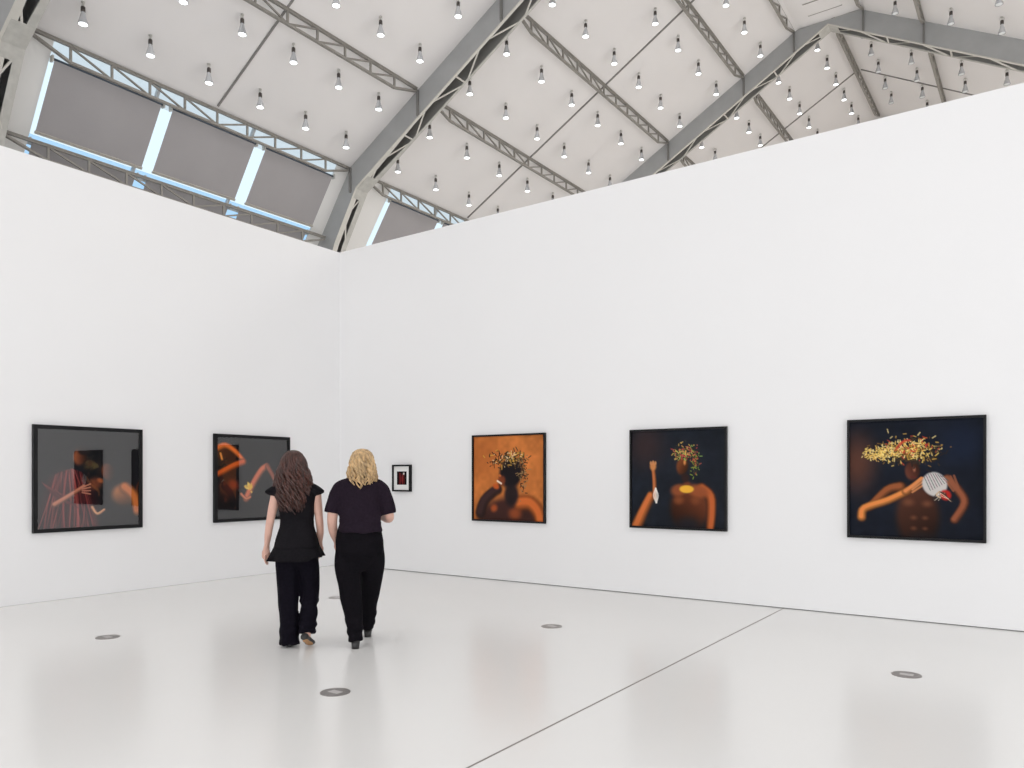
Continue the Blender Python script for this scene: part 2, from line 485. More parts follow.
for x, nm in ((-3.0, 'short piece of lattice truss over the blind right of the corner arch'),
              (-1.0, 'lattice truss between corner and apex arches, first above the right-hand blind'),
              (1.1, 'lattice truss in middle bay, third up the slope, crossing the picture centre top'),
              (3.15, 'lattice truss in middle bay, second below the peak of the arch'),
              (4.39, 'lattice truss on the left edge of the flat ridge strip'),
              (5.95, 'lattice truss on the right edge of the flat ridge strip'),
              (7.2, 'lattice truss on the right slope, this side of the apex arch')):
    purlin(nm, x, (roof(x)-.005 if not 4 < x < 6.2 else 12.365) if x > -2 else 8.17, 3.34, 10.66, 12, .25 if x > -2 else .27)
for x, nm in ((1.1, 'stub of lattice truss just above the white wall beyond the apex arch'),
              (3.15, 'lattice truss beyond the apex arch on the left slope'),
              (5.17, 'lattice truss under the ridge beyond the apex arch'),
              (7.2, 'lattice truss beyond the apex arch on the right slope')):
    purlin(nm, x, roof(x)-.005, 11.0, 17.5, 10)
# lower trusses across the windows under the blinds
purlin('lattice truss below the three full blinds, just over the left white wall', -3.76, 6.80, -3.50, 3.0, 10, .25)

# access hatch in the ridge strip
t = thing('ceiling_hatch', 'flush rectangular hatch in flat ridge strip beside the apex arch', 'hatch', (5.2, 9.99, 12.37))
build(MB().box((4.83, 9.74, 12.362), (5.56, 10.24, 12.371)), 'hatch_panel', M['ceiling'], t)
mb = MB()
for y in (9.73, 10.25): mb.box((4.82, y-.012, 12.359), (5.57, y+.012, 12.371))
build(mb, 'hatch_frame', M['truss'], t)

# ------------------------------------------------------------------ roller blinds
def bx(z): return -2.9 - .707*(8.21 - z)
def blind(label, ya, yb, zt=7.89, zb=6.965, off=0.0):
    X = lambda z: bx(z) + off
    t = thing('roller_blind', label, 'blind', (X(zt), (ya+yb)/2, zt), 0, 'grey roller blinds on the leaning windows')
    n = 8
    R = []
    for k in range(n+1):
        y = ya + (yb-ya)*k/n
        R.append([(X(zt), y, zt), (X(zt)+.004, y, zt), (X(zb)+.004, y, zb), (X(zb), y, zb)])
    build(MB().rings(R), 'fabric', M['blind'], t)
    build(MB().bar((X(zb), ya-.01, zb-.012), (X(zb), yb+.01, zb-.012), .03, .045, (1,0,.7)), 'bottom_bar', M['blind_bar'], t)
    mb = MB().tube([(X(zt)-.01, ya-.02, zt+.02), (X(zt)-.01, yb+.02, zt+.02)], [.022, .022], 12, 1, round_ends=False)
    build(mb, 'roller', M['blind_dark'], t, True)
    for y in (ya-.035, yb+.035):
        br = build(MB().box((X(zt)-.05, y-.012, zt-.03), (X(zt)+.04, y+.012, zt+.06)), 'bracket', M['steel'], t)
    return t
blind('large grey roller blind at left, nearest the left edge of the photo', -2.985, -1.25)
blind('large grey roller blind in the middle of the three', -1.04, .65)
blind('large grey roller blind nearest the corner arch, on its left side', .90, 2.60)
blind('grey roller blind to the right of the corner arch, cut by the white wall', 4.38, 6.06)
blind('sliver of grey blind past the cut one, at the white wall top', 6.28, 7.96)
for ya, yb, nm in ((-2.95, -1.25, 'low grey blind behind the bottom truss, under the left blind'),
                   (-1.04, .65, 'low grey blind behind the bottom truss, under the middle blind'),
                   (.9, 2.6, 'low grey blind behind the bottom truss, under the blind by the corner')):
    blind(nm, ya, yb, 6.86, 5.85, -.13)

# ------------------------------------------------------------------ ceiling lamps
def lamp_meshes():
    # origin at the ceiling fixing, hanging straight down
    a = MB().lathe([(.028, 0), (.028, -.012), (.008, -.014), (.008, -.07)], 10)
    a.tube([(-.03, 0, -.004), (-.036, 0, -.05), (-.02, 0, -.1)], [.004]*3, 6, 4)
    a.tube([(.03, 0, -.004), (.036, 0, -.05), (.02, 0, -.1)], [.004]*3, 6, 4)
    b = MB().lathe([(.014, -.065), (.03, -.075), (.033, -.10), (.033, -.15), (.026, -.155)], 14)
    c = MB().lathe([(.026, -.15), (.032, -.17), (.040, -.21), (.054, -.26), (.066, -.31), (.070, -.332), (.068, -.34)], 20, caps=False)
    c.lathe([(.064, -.338), (.060, -.325), (.044, -.25), (.022, -.16)], 20, caps=False)
    d = MB().lathe([(.062, -.334), (.062, -.339), (.044, -.347), (.02, -.351)], 20)
    return [('ceiling_hook', a, 'steel'), ('socket', b, 'socket'), ('reflector', c, 'reflector'), ('lens', d, 'lens')]
LM = [(n, mb.mesh(n, (0,0,0), True), k) for n, mb, k in lamp_meshes()]
LM_OFF = [(n, me if n != 'lens' else me.copy(), k if n != 'lens' else 'lens_off') for n, me, k in LM]
def lamp(label, x, y, on, group):
    z = roof(x) - .002
    t = thing('ceiling_lamp', label, 'lamp', (x, y, z), 0, group)
    for n, me, k in (LM if on else LM_OFF):
        link(n, me, M[k], t)
    if on:
        d = LIGHT_DATA
        o = bpy.data.objects.new('lamp_light', d); o.parent = t; o.location = (0, 0, -.37)
        COL.objects.link(o)
    return t
LIGHT_DATA = bpy.data.lights.new('lamp_light', 'SPOT')
LIGHT_DATA.energy = LAMP_W
LIGHT_DATA.spot_size = math.radians(168)
LIGHT_DATA.spot_blend = 1.0
LIGHT_DATA.shadow_soft_size = .07
LIGHT_DATA.color = (1.0, .97, .94)

fwd = Vector((math.cos(YAW), math.sin(YAW))); rgt = Vector((math.sin(YAW), -math.cos(YAW)))
def seen(x, y, z, pad=6):
    # the photo's field: lamps it shows nothing of are left out
    d = Vector((x-CAM.x, y-CAM.y)); D = d.dot(fwd)
    if D < .5: return None
    px = 512 + F_PX*d.dot(rgt)/D; py = 475.93 - F_PX*(z-1.45)/D
    lim = 252 - .2478*(px-338) if px > 338 else 147 + .3107*px
    if -pad < px < 1024+pad and -pad-8 < py < lim+pad: return px, py
    return None
LX = [-2.36, -1.42, -.32, .62, 1.70, 2.67, 3.77, 4.73]
RX = [5.84, 6.74, 7.80, 8.70]
YS = [[-2.92 + 1.043*k for k in range(6)], [3.82, 5.10, 6.36, 7.58, 8.80, 9.99], [11.52, 12.55, 13.57, 14.6, 15.6, 16.6]]
YR = [[], [6.2, 7.45, 8.68, 9.84], [11.33, 12.28, 13.27, 14.3, 15.3]]
ORD = ['first', 'second', 'third', 'fourth', 'fifth', 'sixth', 'seventh', 'eighth']
BAYN = ['left bay', 'middle bay', 'far bay']
for b in range(3):
    for side, XS, YY in (('lit', LX, YS[b]), ('unlit', RX, YR[b])):
        rows = []
        for x in XS:
            if b < 2 and 4.3 < x < 6.05: continue
            r = [(x, y) for y in YY if seen(x, y, roof(x)-.3)]
            if r: rows.append(r)
        for i, r in enumerate(rows):
            for k, (x, y) in enumerate(r):
                if side == 'lit':
                    row = 'bottom row' if i == 0 else 'top row' if i == len(rows)-1 else '%s row up' % ORD[i]
                    lab = 'lit ceiling lamp in the %s, %s, %s from the left' % (BAYN[b], row, ORD[k])
                else:
                    lab = 'unlit lamp, right slope of the %s, %s row from the ridge, %s along' % (BAYN[b], ORD[i], ORD[k])
                lamp(lab, x, y, side == 'lit', 'lit lamps under the left slope' if side == 'lit' else 'unlit lamps under the right slope')

# ------------------------------------------------------------------ framed pictures
def smooth01(t): t = np.clip(t, 0, 1); return t*t*(3-2*t)
class Paint:
    """a plain painted stand-in image on a fine grid, colours as sRGB 0..255"""
    def __init__(self, n, bg):
        self.n = n
        self.v, self.u = np.meshgrid(np.linspace(0,1,n), np.linspace(0,1,n), indexing='ij')
        self.c = np.ones((n,n,3))*np.array(bg, float)
        self.r = np.random.RandomState(3)
        g = self.r.rand(9,9)
        self.nz = self.bil(g)*.6 + self.bil(self.r.rand(25,25))*.4
    def bil(self, g):
        k = g.shape[0]-1; y = self.v*k; x = self.u*k
        i = np.clip(y.astype(int),0,k-1); j = np.clip(x.astype(int),0,k-1); a = y-i; b = x-j
        return g[i,j]*(1-a)*(1-b)+g[i+1,j]*a*(1-b)+g[i,j+1]*(1-a)*b+g[i+1,j+1]*a*b
    def mix(self, al, col):
        al = al[...,None]; self.c = self.c*(1-al)+np.array(col, float)*al
    def blob(self, u, v, ru, rv, col, ang=0, soft=.35, a=1.0, shade=None):
        ca, sa = math.cos(math.radians(ang)), math.sin(math.radians(ang))
        du, dv = self.u-u, self.v-v
        x = (du*ca+dv*sa)/ru; y = (-du*sa+dv*ca)/rv
        d = np.sqrt(x*x+y*y)
        al = smooth01((1-d)/soft)*a
        if shade is not None:
            s = smooth01((x*shade[0]+y*shade[1])*.6+.5)[...,None]
            col2 = np.array(col)*(.25+.9*s)
            self.c = self.c*(1-al[...,None])+col2*al[...,None]
        else: self.mix(al, col)
    def stroke(self, pts, w, col, soft=.5, a=1.0, taper=1.0):
        Q = []                                          # rounded path
        for k in range(len(pts)-1):
            p = [np.array(pts[min(max(q,0),len(pts)-1)]) for q in (k-1,k,k+1,k+2)]
            for t in ((0,.25,.5,.75) if len(pts) > 2 else (0,)):
                Q.append(.5*(2*p[1]+(p[2]-p[0])*t+(2*p[0]-5*p[1]+4*p[2]-p[3])*t*t+(3*p[1]-p[0]-3*p[2]+p[3])*t**3))
        Q.append(np.array(pts[-1]))
        best = np.full(self.u.shape, 9.0)
        for k in range(len(Q)-1):
            (u0,v0),(u1,v1) = Q[k], Q[k+1]
            dx, dy = u1-u0, v1-v0; L = dx*dx+dy*dy+1e-9
            t = np.clip(((self.u-u0)*dx+(self.v-v0)*dy)/L,0,1)
            f = 1+(taper-1)*(k+t)/(len(Q)-1)
            best = np.minimum(best, np.hypot(self.u-u0-t*dx, self.v-v0-t*dy)/(w*f))
        self.mix(smooth01((1-best)/soft)*a, col)
    def limb(self, pts, w, col, taper=1.0, light=(-.35,-.5)):
        """a rounded warm-lit form: dark rim, lit side"""
        c = np.array(col, float)
        self.stroke(pts, w*1.08, c*.42, .6, .7, taper)
        for g, ww, sh in ((.70, .95, .10), (.92, .76, .24), (1.12, .50, .36)):
            q = [(u+light[0]*w*sh, v+light[1]*w*sh) for u, v in pts]
            self.stroke(q, w*ww, np.minimum(255, c*g), .6, .8, taper)
    def streaks(self, n, f0, f1, cols, w=.006, a=.7):
        for i in range(n):
            k = self.r.rand(); p, q = f0(k), f1(k)
            m = ((p[0]+q[0])/2+self.r.randn()*.02, (p[1]+q[1])/2)
            self.stroke([p, m, q], w*(.5+self.r.rand()), cols[self.r.randint(len(cols))], .9, a)
    def leaves(self, n, u, v, su, sv, cols, w=.012, L=.04):
        for i in range(n):
            a = self.r.rand()*6.28; uu = u+self.r.randn()*su; vv = v+self.r.randn()*sv
            c = cols[self.r.randint(len(cols))]
            self.stroke([(uu,vv),(uu+math.cos(a)*L*self.r.rand(), vv+math.sin(a)*L*self.r.rand())], w, c, .7, .9)
    def grain(self, amt=.12):
        self.c *= (1-amt/2+amt*self.nz)[...,None]
    def mesh(self, name, w, h, axis):
        n = self.n
        vs_ = []
        for i in range(n):
            for j in range(n):
                a, z = (j/(n-1)-.5)*w, (.5-i/(n-1))*h
                vs_.append((a, 0, z) if axis == 'right' else (0, a, z))
        fs_ = [(i*n+j, (i+1)*n+j, (i+1)*n+j+1, i*n+j+1) for i in range(n-1) for j in range(n-1)]
        me = bpy.data.meshes.new(name); me.from_pydata(vs_, [], fs_)
        c = np.clip(self.c,0,255)/255.0
        lin = np.where(c <= .04045, c/12.92, ((c+.055)/1.055)**2.4)
        at = me.color_attributes.new('print', 'FLOAT_COLOR', 'POINT')
        at.data.foreach_set('color', np.concatenate([lin, np.ones((n,n,1))], 2).ravel())
        me.update(); return me
PRINT = bpy.data.materials.new('photographic_print'); PRINT.use_nodes = True
_a = PRINT.node_tree.nodes.new('ShaderNodeVertexColor'); _a.layer_name = 'print'
_b = PRINT.node_tree.nodes['Principled BSDF']
PRINT.node_tree.links.new(_a.outputs['Color'], _b.inputs['Base Color'])
_b.inputs['Roughness'].default_value = .7; _b.inputs['Specular IOR Level'].default_value = .1

def picture(label, wall, a0, a1, z0, z1, face, depth, paint, mat_w=None, group=None):
    w, h, ac, zc = a1-a0, z1-z0, (a0+a1)/2, (z0+z1)/2
    S = (lambda a, d, z: (a, -d, z)) if wall == 'right' else (lambda a, d, z: (d, a, z))
    loc = S(ac, 0, z0)
    t = thing('framed_picture', label, 'picture', loc, 0, group)
    def bx_(mb, a_, b_, d0, d1, c_, e_):
        p, q = S(a_, d0, c_), S(b_, d1, e_)
        return mb.box(tuple(map(min, p, q)), tuple(map(max, p, q)))
    mb = MB(); D0 = .004
    bx_(mb, a0, a1, D0, depth, z1-face, z1); bx_(mb, a0, a1, D0, depth, z0, z0+face)
    bx_(mb, a0, a0+face, D0, depth, z0+face, z1-face); bx_(mb, a1-face, a1, D0, depth, z0+face, z1-face)
    bx_(mb, a0+face, a1-face, D0, D0+.006, z0+face, z1-face)
    build(mb, 'frame', M['frame'], t)
    iw, ih = w-2*face, h-2*face
    rec = depth-.022
    rel = Vector(S(ac, rec, zc)) - Vector(loc)
    if mat_w:
        bd = MB()
        for (p0, p1, q0, q1) in ((-iw/2, iw/2, ih/2-mat_w[1], ih/2), (-iw/2, iw/2, -ih/2, -ih/2+mat_w[1]), (-iw/2, -iw/2+mat_w[0], -ih/2+mat_w[1], ih/2-mat_w[1]), (iw/2-mat_w[0], iw/2, -ih/2+mat_w[1], ih/2-mat_w[1])):
            bx_(bd, ac+p0, ac+p1, rec-.004, rec+.002, zc+q0, zc+q1)
        build(bd, 'mat_board', M['mat_board'], t)
        pw, ph = iw-2*mat_w[0]+.004, ih-2*mat_w[1]+.004
    else: pw, ph = iw, ih
    link('print', paint.mesh('print', pw, ph, wall), PRINT, t, rel)
    g = MB()
    g.add([S(ac+i*iw/2, depth-.010, zc+j*ih/2) for i, j in ((-1,-1),(1,-1),(1,1),(-1,1))], [(0,1,2,3)])
    build(g, 'glass_pane', M['glass' if wall == 'left' else 'glass_ar'], t)
    return t

N_ = 200
SQ = 'large square pictures in black frames'
# left wall, first: red draped figure and a bare shoulder on near-black ground
P = Paint(N_, (24,22,25)); P.grain(.5)
P.blob(.30,.84,.34,.46,(50,20,24),soft=.35); P.blob(.24,.52,.20,.14,(74,28,32),-25,.6,.9)
P.streaks(60, lambda k: (.16+.26*k,.40+.10*abs(k-.6)), lambda k: (-.02+.62*k, 1.02), [(150,62,60),(120,44,46),(180,84,76),(60,22,26),(40,16,20)], .009, .75)
P.streaks(24, lambda k: (.03+.1*k,.52+.1*k), lambda k: (.18+.2*k,.70+.1*k), [(150,62,60),(96,34,38),(54,20,24)], .008, .6)
P.blob(.40,.27,.085,.115,(150,82,50),12,.45,1,(-.8,.2)); P.blob(.44,.21,.085,.06,(34,26,26),0,.5,.9)
P.blob(.55,.55,.10,.10,(128,66,40),0,.8,.8)
P.limb([(.16,.76),(.32,.66),(.44,.58)], .038, (190,120,94), .7); 
for k in range(4): P.stroke([(.42,.59+.018*k),(.50,.555+.035*k)], .010, (196,130,104), .6, .95)
P.blob(.68,.43,.085,.12,(112,60,38),-15,.45,1,(-.7,-.4)); P.blob(.60,.52,.05,.035,(176,92,48),25,.7,.9)
P.blob(.84,.68,.17,.16,(200,122,66),10,.55,1,(-.3,-.6)); P.limb([(.86,.60),(.96,.70),(.99,.86)], .085, (196,112,56), .8)
P.blob(.78,.92,.20,.16,(32,28,30),0,.7,.85)
P.limb([(.52,.80),(.57,.87),(.64,.83)], .024, (206,150,112), .8)
picture('large framed picture with a red-draped figure, left end of the left wall', 'left', -4.595, -3.325, .796, 2.038, .045, .05, P, None, SQ)
# left wall, second: bent limbs in warm light and a yellow accent
P = Paint(N_, (22,21,24)); P.grain(.5)
P.blob(.16,.62,.20,.22,(78,34,26),20,.9,.8)
P.limb([(.00,.14),(.12,.10),(.26,.18),(.37,.29)], .058, (222,112,48), .75)
P.limb([(.36,.30),(.22,.35),(.02,.45)], .058, (206,92,36), .9)
P.limb([(.05,.20),(.07,.27)], .022, (240,150,70)); P.blob(.22,.58,.11,.09,(140,52,32),35,.8,.9)
P.limb([(.40,.76),(.50,.57),(.62,.40),(.70,.35)], .062, (206,112,78), .95); P.limb([(.71,.36),(.79,.48),(.86,.64)], .052, (150,80,58), .8)
P.leaves(16,.43,.60,.028,.022,[(246,214,96),(236,190,70)],.018,.03)
P.limb([(.33,.70),(.40,.76),(.46,.74)], .028, (206,120,84), .8)
picture('large framed picture of curled bare limbs behind the brunette woman, left wall', 'left', -2.304, -1.029, .801, 2.037, .045, .05, P, None, SQ)
# right wall, small
P = Paint(60, (22,12,14)); P.grain(.4)
P.blob(.48,.58,.26,.42,(110,24,30),0,.8,.85); P.blob(.70,.18,.11,.13,(225,215,210),20,.6); P.streaks(14, lambda k: (.25+.5*k,.1+.2*k), lambda k: (.2+.6*k,1.0), [(160,36,42),(70,16,20),(190,60,56)], .03, .6); P.blob(.15,.5,.12,.6,(20,12,14),0,.7,.9)
picture('tiny framed picture with white mat and dark red image, nearest the corner', 'right', 1.226, 1.60, 1.213, 1.621, .024, .05, P, (.062,.078))
# right wall, first large: orange ground, dark bent head
P = Paint(N_, (200,118,60)); P.grain(.35)
P.blob(.15,.25,.5,.5,(176,98,48),0,.95,.6); P.blob(.5,1.1,.8,.5,(120,62,36),0,.9,.75)
P.blob(.50,1.02,.50,.34,(58,36,34),0,.35,.95)
P.limb([(.66,.80),(.82,.80),(.94,.92),(.97,1.08)], .12, (196,102,50), .9)
P.blob(.60,.92,.14,.11,(146,72,40),0,.8,.9); P.blob(.30,.86,.08,.07,(176,84,44),-20,.8,.9)
P.blob(.54,.44,.19,.22,(30,25,28),15,.35,1); P.blob(.55,.70,.13,.18,(36,29,32),0,.5,.95)
P.blob(.41,.53,.075,.085,(128,62,38),20,.6,.95); P.blob(.385,.47,.03,.022,(206,112,58),20,.7,.9)
P.limb([(.10,.92),(.16,.78),(.28,.68),(.36,.64)], .095, (58,40,40), .8); P.blob(.33,.60,.065,.045,(200,92,42),15,.6,.95)
P.stroke([(.35,.535),(.405,.565)], .016, (240,226,206), .6, .95)
P.leaves(150,.53,.27,.12,.045,[(40,34,30),(60,50,36),(36,30,30),(206,160,66),(230,200,150),(110,80,40)],.009,.06)
P.leaves(90,.71,.44,.035,.11,[(44,36,32),(100,84,56),(34,28,28),(150,120,80)],.008,.06)
P.leaves(18,.30,.30,.05,.03,[(60,40,30),(44,34,30)],.008,.06)
picture('large framed picture with glowing orange ground, first large one right of the corner', 'right', 2.781, 4.009, .817, 2.024, .024, .045, P, None, SQ)
# right wall, second large: half figure on slate ground
P = Paint(N_, (31,35,43)); P.grain(.35)
P.blob(.15,.15,.35,.4,(64,47,46),0,.95,.7)
P.blob(.63,.80,.24,.29,(112,60,38),0,.35,1,(.3,-.5)); P.limb([(.76,.60),(.85,.68),(.86,.86),(.84,1.05)], .075, (178,92,50), .75, (.3,-.4))
P.blob(.52,.615,.12,.085,(142,76,46),-12,.6,.95); P.blob(.73,.625,.15,.09,(150,80,48),12,.6,.95); P.blob(.61,.56,.06,.05,(120,64,42),0,.7,.9); P.blob(.62,.98,.22,.15,(35,34,40),0,.8,.9)
P.blob(.52,.72,.09,.07,(150,82,48),0,.9,.7); P.blob(.70,.72,.08,.07,(134,72,44),0,.9,.7)
P.limb([(.05,1.02),(.13,.85),(.22,.68)], .085, (196,108,58), .75, (-.5,-.3)); P.limb([(.26,.70),(.255,.5),(.24,.38)], .034, (176,104,62), .8, (-.5,0))
P.blob(.24,.37,.05,.06,(200,132,80),0,.6)
for k in range(3): P.blob(.215+.026*k, .335-.008*(k % 2), .018, .03, (212,146,94), 0, .7, .9)
P.streaks(5, lambda k: (.265+.01*k,.60), lambda k: (.27+.015*k,.75), [(245,238,230)], .010, .8)
P.blob(.56,.37,.080,.115,(138,76,44),8,.45,1,(-.4,-.2)); P.blob(.585,.33,.022,.045,(226,146,82),0,.8,.9); P.blob(.59,.49,.06,.06,(52,33,30),0,.6,.9)
P.leaves(190,.585,.24,.060,.040,[(200,70,70),(150,190,90),(230,190,90),(60,60,44),(210,120,90),(40,40,36)],.006,.035)
P.leaves(80,.69,.33,.022,.065,[(150,180,60),(90,80,50),(200,90,70),(50,50,40)],.006,.035)
P.blob(.605,.605,.092,.048,(236,178,62),0,.35)
picture('large framed picture of a figure with yellow pendant on slate ground, middle one', 'right', 5.247, 6.463, .816, 2.015, .024, .045, P, None, SQ)
# right wall, third large: figure with golden foliage and a round striped object
P = Paint(N_, (24,28,38)); P.grain(.4)
P.blob(.06,.36,.25,.42,(106,64,48),0,.95,.75); P.blob(.85,.2,.3,.3,(26,36,58),0,.95,.6)
P.blob(.53,.82,.20,.32,(84,50,38),0,.4,1,(-.2,-.5))
for u, v, q in ((.46,.70,.075),(.60,.71,.065),(.50,.83,.045),(.585,.83,.04),(.50,.92,.04),(.585,.92,.035)): P.blob(u,v,q,q*.75,(132,82,58),0,1.0,.6)
P.blob(.57,1.0,.2,.08,(36,32,36),0,.8,.7)
P.limb([(.40,.57),(.30,.60),(.16,.75)], .060, (140,80,48), .7); P.limb([(.095,.84),(.12,.76),(.30,.69),(.45,.61)], .050, (212,130,68), .85, (-.2,-.6))
P.limb([(.44,.61),(.50,.56),(.56,.50)], .038, (206,128,74), .6, (-.2,-.6))
for k in range(3): P.stroke([(.49,.57+.022*k),(.575,.49+.03*k)], .011, (206,134,84), .6, .9)
P.limb([(.75,.50),(.83,.60),(.87,.70),(.80,.84)], .048, (136,78,54), .9)
for k in range(4): P.stroke([(.79+.012*k,.60-.01*k),(.72+.025*k,.49-.006*k)], .011, (140,84,60), .6, .9)
P.blob(.49,.43,.070,.10,(112,62,48),0,.4,1,(-.3,.2)); P.blob(.505,.42,.018,.035,(176,112,84),0,.9,.8); P.blob(.50,.485,.035,.012,(90,40,36),0,.7,.9)
P.blob(.655,.545,.10,.115,(200,194,190),-20,.2)
for k in range(9): P.stroke([(.575+.017*k,.475-.02*math.sin(k*.4)),(.625+.017*k,.60-.01*k)], .0038, (110,80,96) if k % 2 else (70,90,90), .5, .85)
P.blob(.735,.635,.050,.055,(186,44,38),-20,.4,.95)
P.streaks(12, lambda k: (.69,.605), lambda k: (.64+.16*k,.66+.03*math.sin(k*9)), [(240,224,200),(225,190,150),(60,50,46)], .005, .9)
P.leaves(140,.48,.31,.10,.04,[(52,44,36),(40,34,32),(70,56,36)],.009,.05)
P.leaves(420,.47,.25,.10,.045,[(238,206,110),(214,170,70),(250,226,150),(150,110,50),(90,66,34),(196,70,50)],.0055,.035)
P.leaves(200,.25,.28,.060,.030,[(238,206,110),(224,180,90),(130,96,46),(250,226,150)],.0055,.035)
P.stroke([(.37,.24),(.42,.18),(.47,.17)], .016, (196,60,48), .8, .8)
picture('largest-looking framed picture, gold-leafed figure, right end of the right wall', 'right', 7.741, 8.969, .812, 2.030, .024, .045, P, None, SQ)

# ------------------------------------------------------------------ round covers in the floor
for (x, y), nm in (((2.54, -5.015), 'round steel floor cover at left, in front of the left wall'),
                   ((5.54, -5.015), 'round steel floor cover nearest the camera, before the two women'),
                   ((5.54, -2.30), 'round steel floor cover below the middle of the right wall'),
                   ((8.60, -2.31), 'round steel floor cover at right, under the rightmost picture'),
                   ((2.53, -2.31), 'round steel floor cover half hidden behind the blonde woman\'s legs')):
    t = thing('floor_cover', nm, 'floor socket', (x, y, 0), 0, 'round covers set in the floor')
    local(MB().lathe([(.100, 0), (.100, .003), (.092, .004), (.088, .0032), (.02, .0032)], 40), 'cover_plate', M['disc'], t)
    local(MB().box((-.045, -.028, .003), (.045, .028, .0046)), 'lid', M['disc_light'], t)

# ------------------------------------------------------------------ people
def nz3(p, s, k=0): return noise.noise(Vector((p[0]*s+k, p[1]*s+k*1.7, p[2]*s-k)))
def sring(z, cx, cy, rx, ry, n=40, e=2.3, fn=None):
    R = []
    for i in range(n):
        a = 2*math.pi*i/n
        c, s = math.cos(a), math.sin(a)
        k = (abs(c)**e+abs(s)**e)**(-1/e)
        g = 1 + (fn(a) if fn else 0)
        R.append((cx+rx*k*c*g, cy+ry*k*s*g, z))
    return R
def interp_rings(keys, zs, n=40, e=2.3, fn=None):
    K = sorted(keys); kz = [k[0] for k in K]; A = np.array([k[1:] for k in K])
    out = []
    for z in zs:
        v = [np.interp(z, kz, A[:,i]) for i in range(A.shape[1])]
        out.append(sring(z, v[0], v[1], v[2], v[3], n, e, (lambda a, z=z: fn(a, z)) if fn else None))
    return out
def hand(mb, w, d, across, normal, s=1.0, curl=.5, thumb=1):
    """palm + four unequal curled fingers + thumb leaving the palm's side; d = wrist-to-knuckle"""
    w, d, a, n = Vector(w), Vector(d).normalized(), Vector(across).normalized(), Vector(normal).normalized()
    k = w + d*.085*s
    mb.tube([w-d*.02, w+d*.02*s, w+d*.05*s, k], [.024*s, .028*s, .036*s, .034*s], 14, 4, .5)
    for o, L in ((-.029, .062), (-.010, .074), (.010, .080), (.029, .070)):
        b = w + d*.075*s + a*o*s
        p1 = b + d*.03*s
        d2 = (d + n*curl*.6).normalized(); p2 = p1 + d2*L*.42*s
        d3 = (d + n*curl*1.5).normalized(); p3 = p2 + d3*L*.36*s
        mb.tube([b, p1, p2, p3], [.0088*s, .0088*s, .008*s, .0065*s], 10, 3)
    b = w + d*.025*s + a*.026*s
    p1 = b + (d*.7+a*.7+n*.3).normalized()*.036*s; p2 = p1 + (d*.95+a*.25+n*.4).normalized()*.03*s
    p3 = p2 + (d+n*.3).normalized()*.022*s
    mb.tube([b, p1, p2, p3], [.013*s, .0115*s, .0095*s, .0075*s], 10, 3)
def head_shapes(mb, c, s=1.0):
    x, y, z = c
    mb.ellipsoid((x, y-.012, z+.02), (.074*s, .092*s, .098*s))
    mb.ellipsoid((x, y+.028, z-.045), (.056*s, .062*s, .072*s))
    mb.tube([(x, y+.088*s, z+.012), (x, y+.104*s, z-.012), (x, y+.108*s, z-.026)], [.008, .011, .014], 10, 3)
    mb.ellipsoid((x, y+.078*s, z-.088*s), (.022, .018, .016))
    for sx in (-1, 1):
        mb.ellipsoid((x+sx*.076*s, y-.004, z-.008), (.009, .018, .030))
        mb.ellipsoid((x+sx*.040*s, y+.062, z-.022), (.022, .02, .022))
    mb.ellipsoid((x, y+.086*s, z-.058*s), (.022, .012, .0055)); mb.ellipsoid((x, y+.085*s, z-.067*s), (.019, .012, .006))
    mb.tube([(x-.045, y+.078, z+.018), (x, y+.086, z+.021), (x+.045, y+.078, z+.018)], [.008, .009, .008], 8, 4)
    mb.tube([(x, y-.018, z-.20), (x, y-.012, z-.11), (x, y-.004, z-.05)], [.060, .052, .050], 16, 4)
def eyes(root, c, hair):
    for sx in (-1, 1):
        local(MB().tube([(c[0]+sx*.016, c[1]+.090, c[2]+.019), (c[0]+sx*.033, c[1]+.086, c[2]+.024), (c[0]+sx*.050, c[1]+.074, c[2]+.018)], [.0035, .004, .0025], 8, 3), 'eyebrow', M[hair], root, True)
    local(MB().tube([(c[0]-.022, c[1]+.090, c[2]-.063), (c[0]-.008, c[1]+.099, c[2]-.060), (c[0]+.008, c[1]+.099, c[2]-.060), (c[0]+.022, c[1]+.090, c[2]-.063)], [.003, .0055, .0055, .003], 8, 3), 'lips', M['lips'], root, True)
    for sx in (-1, 1):
        local(MB().ellipsoid((c[0]+sx*.031, c[1]+.076, c[2]-.002), (.011, .010, .0075), 12, 8), 'eye', M['eye'], root, True)

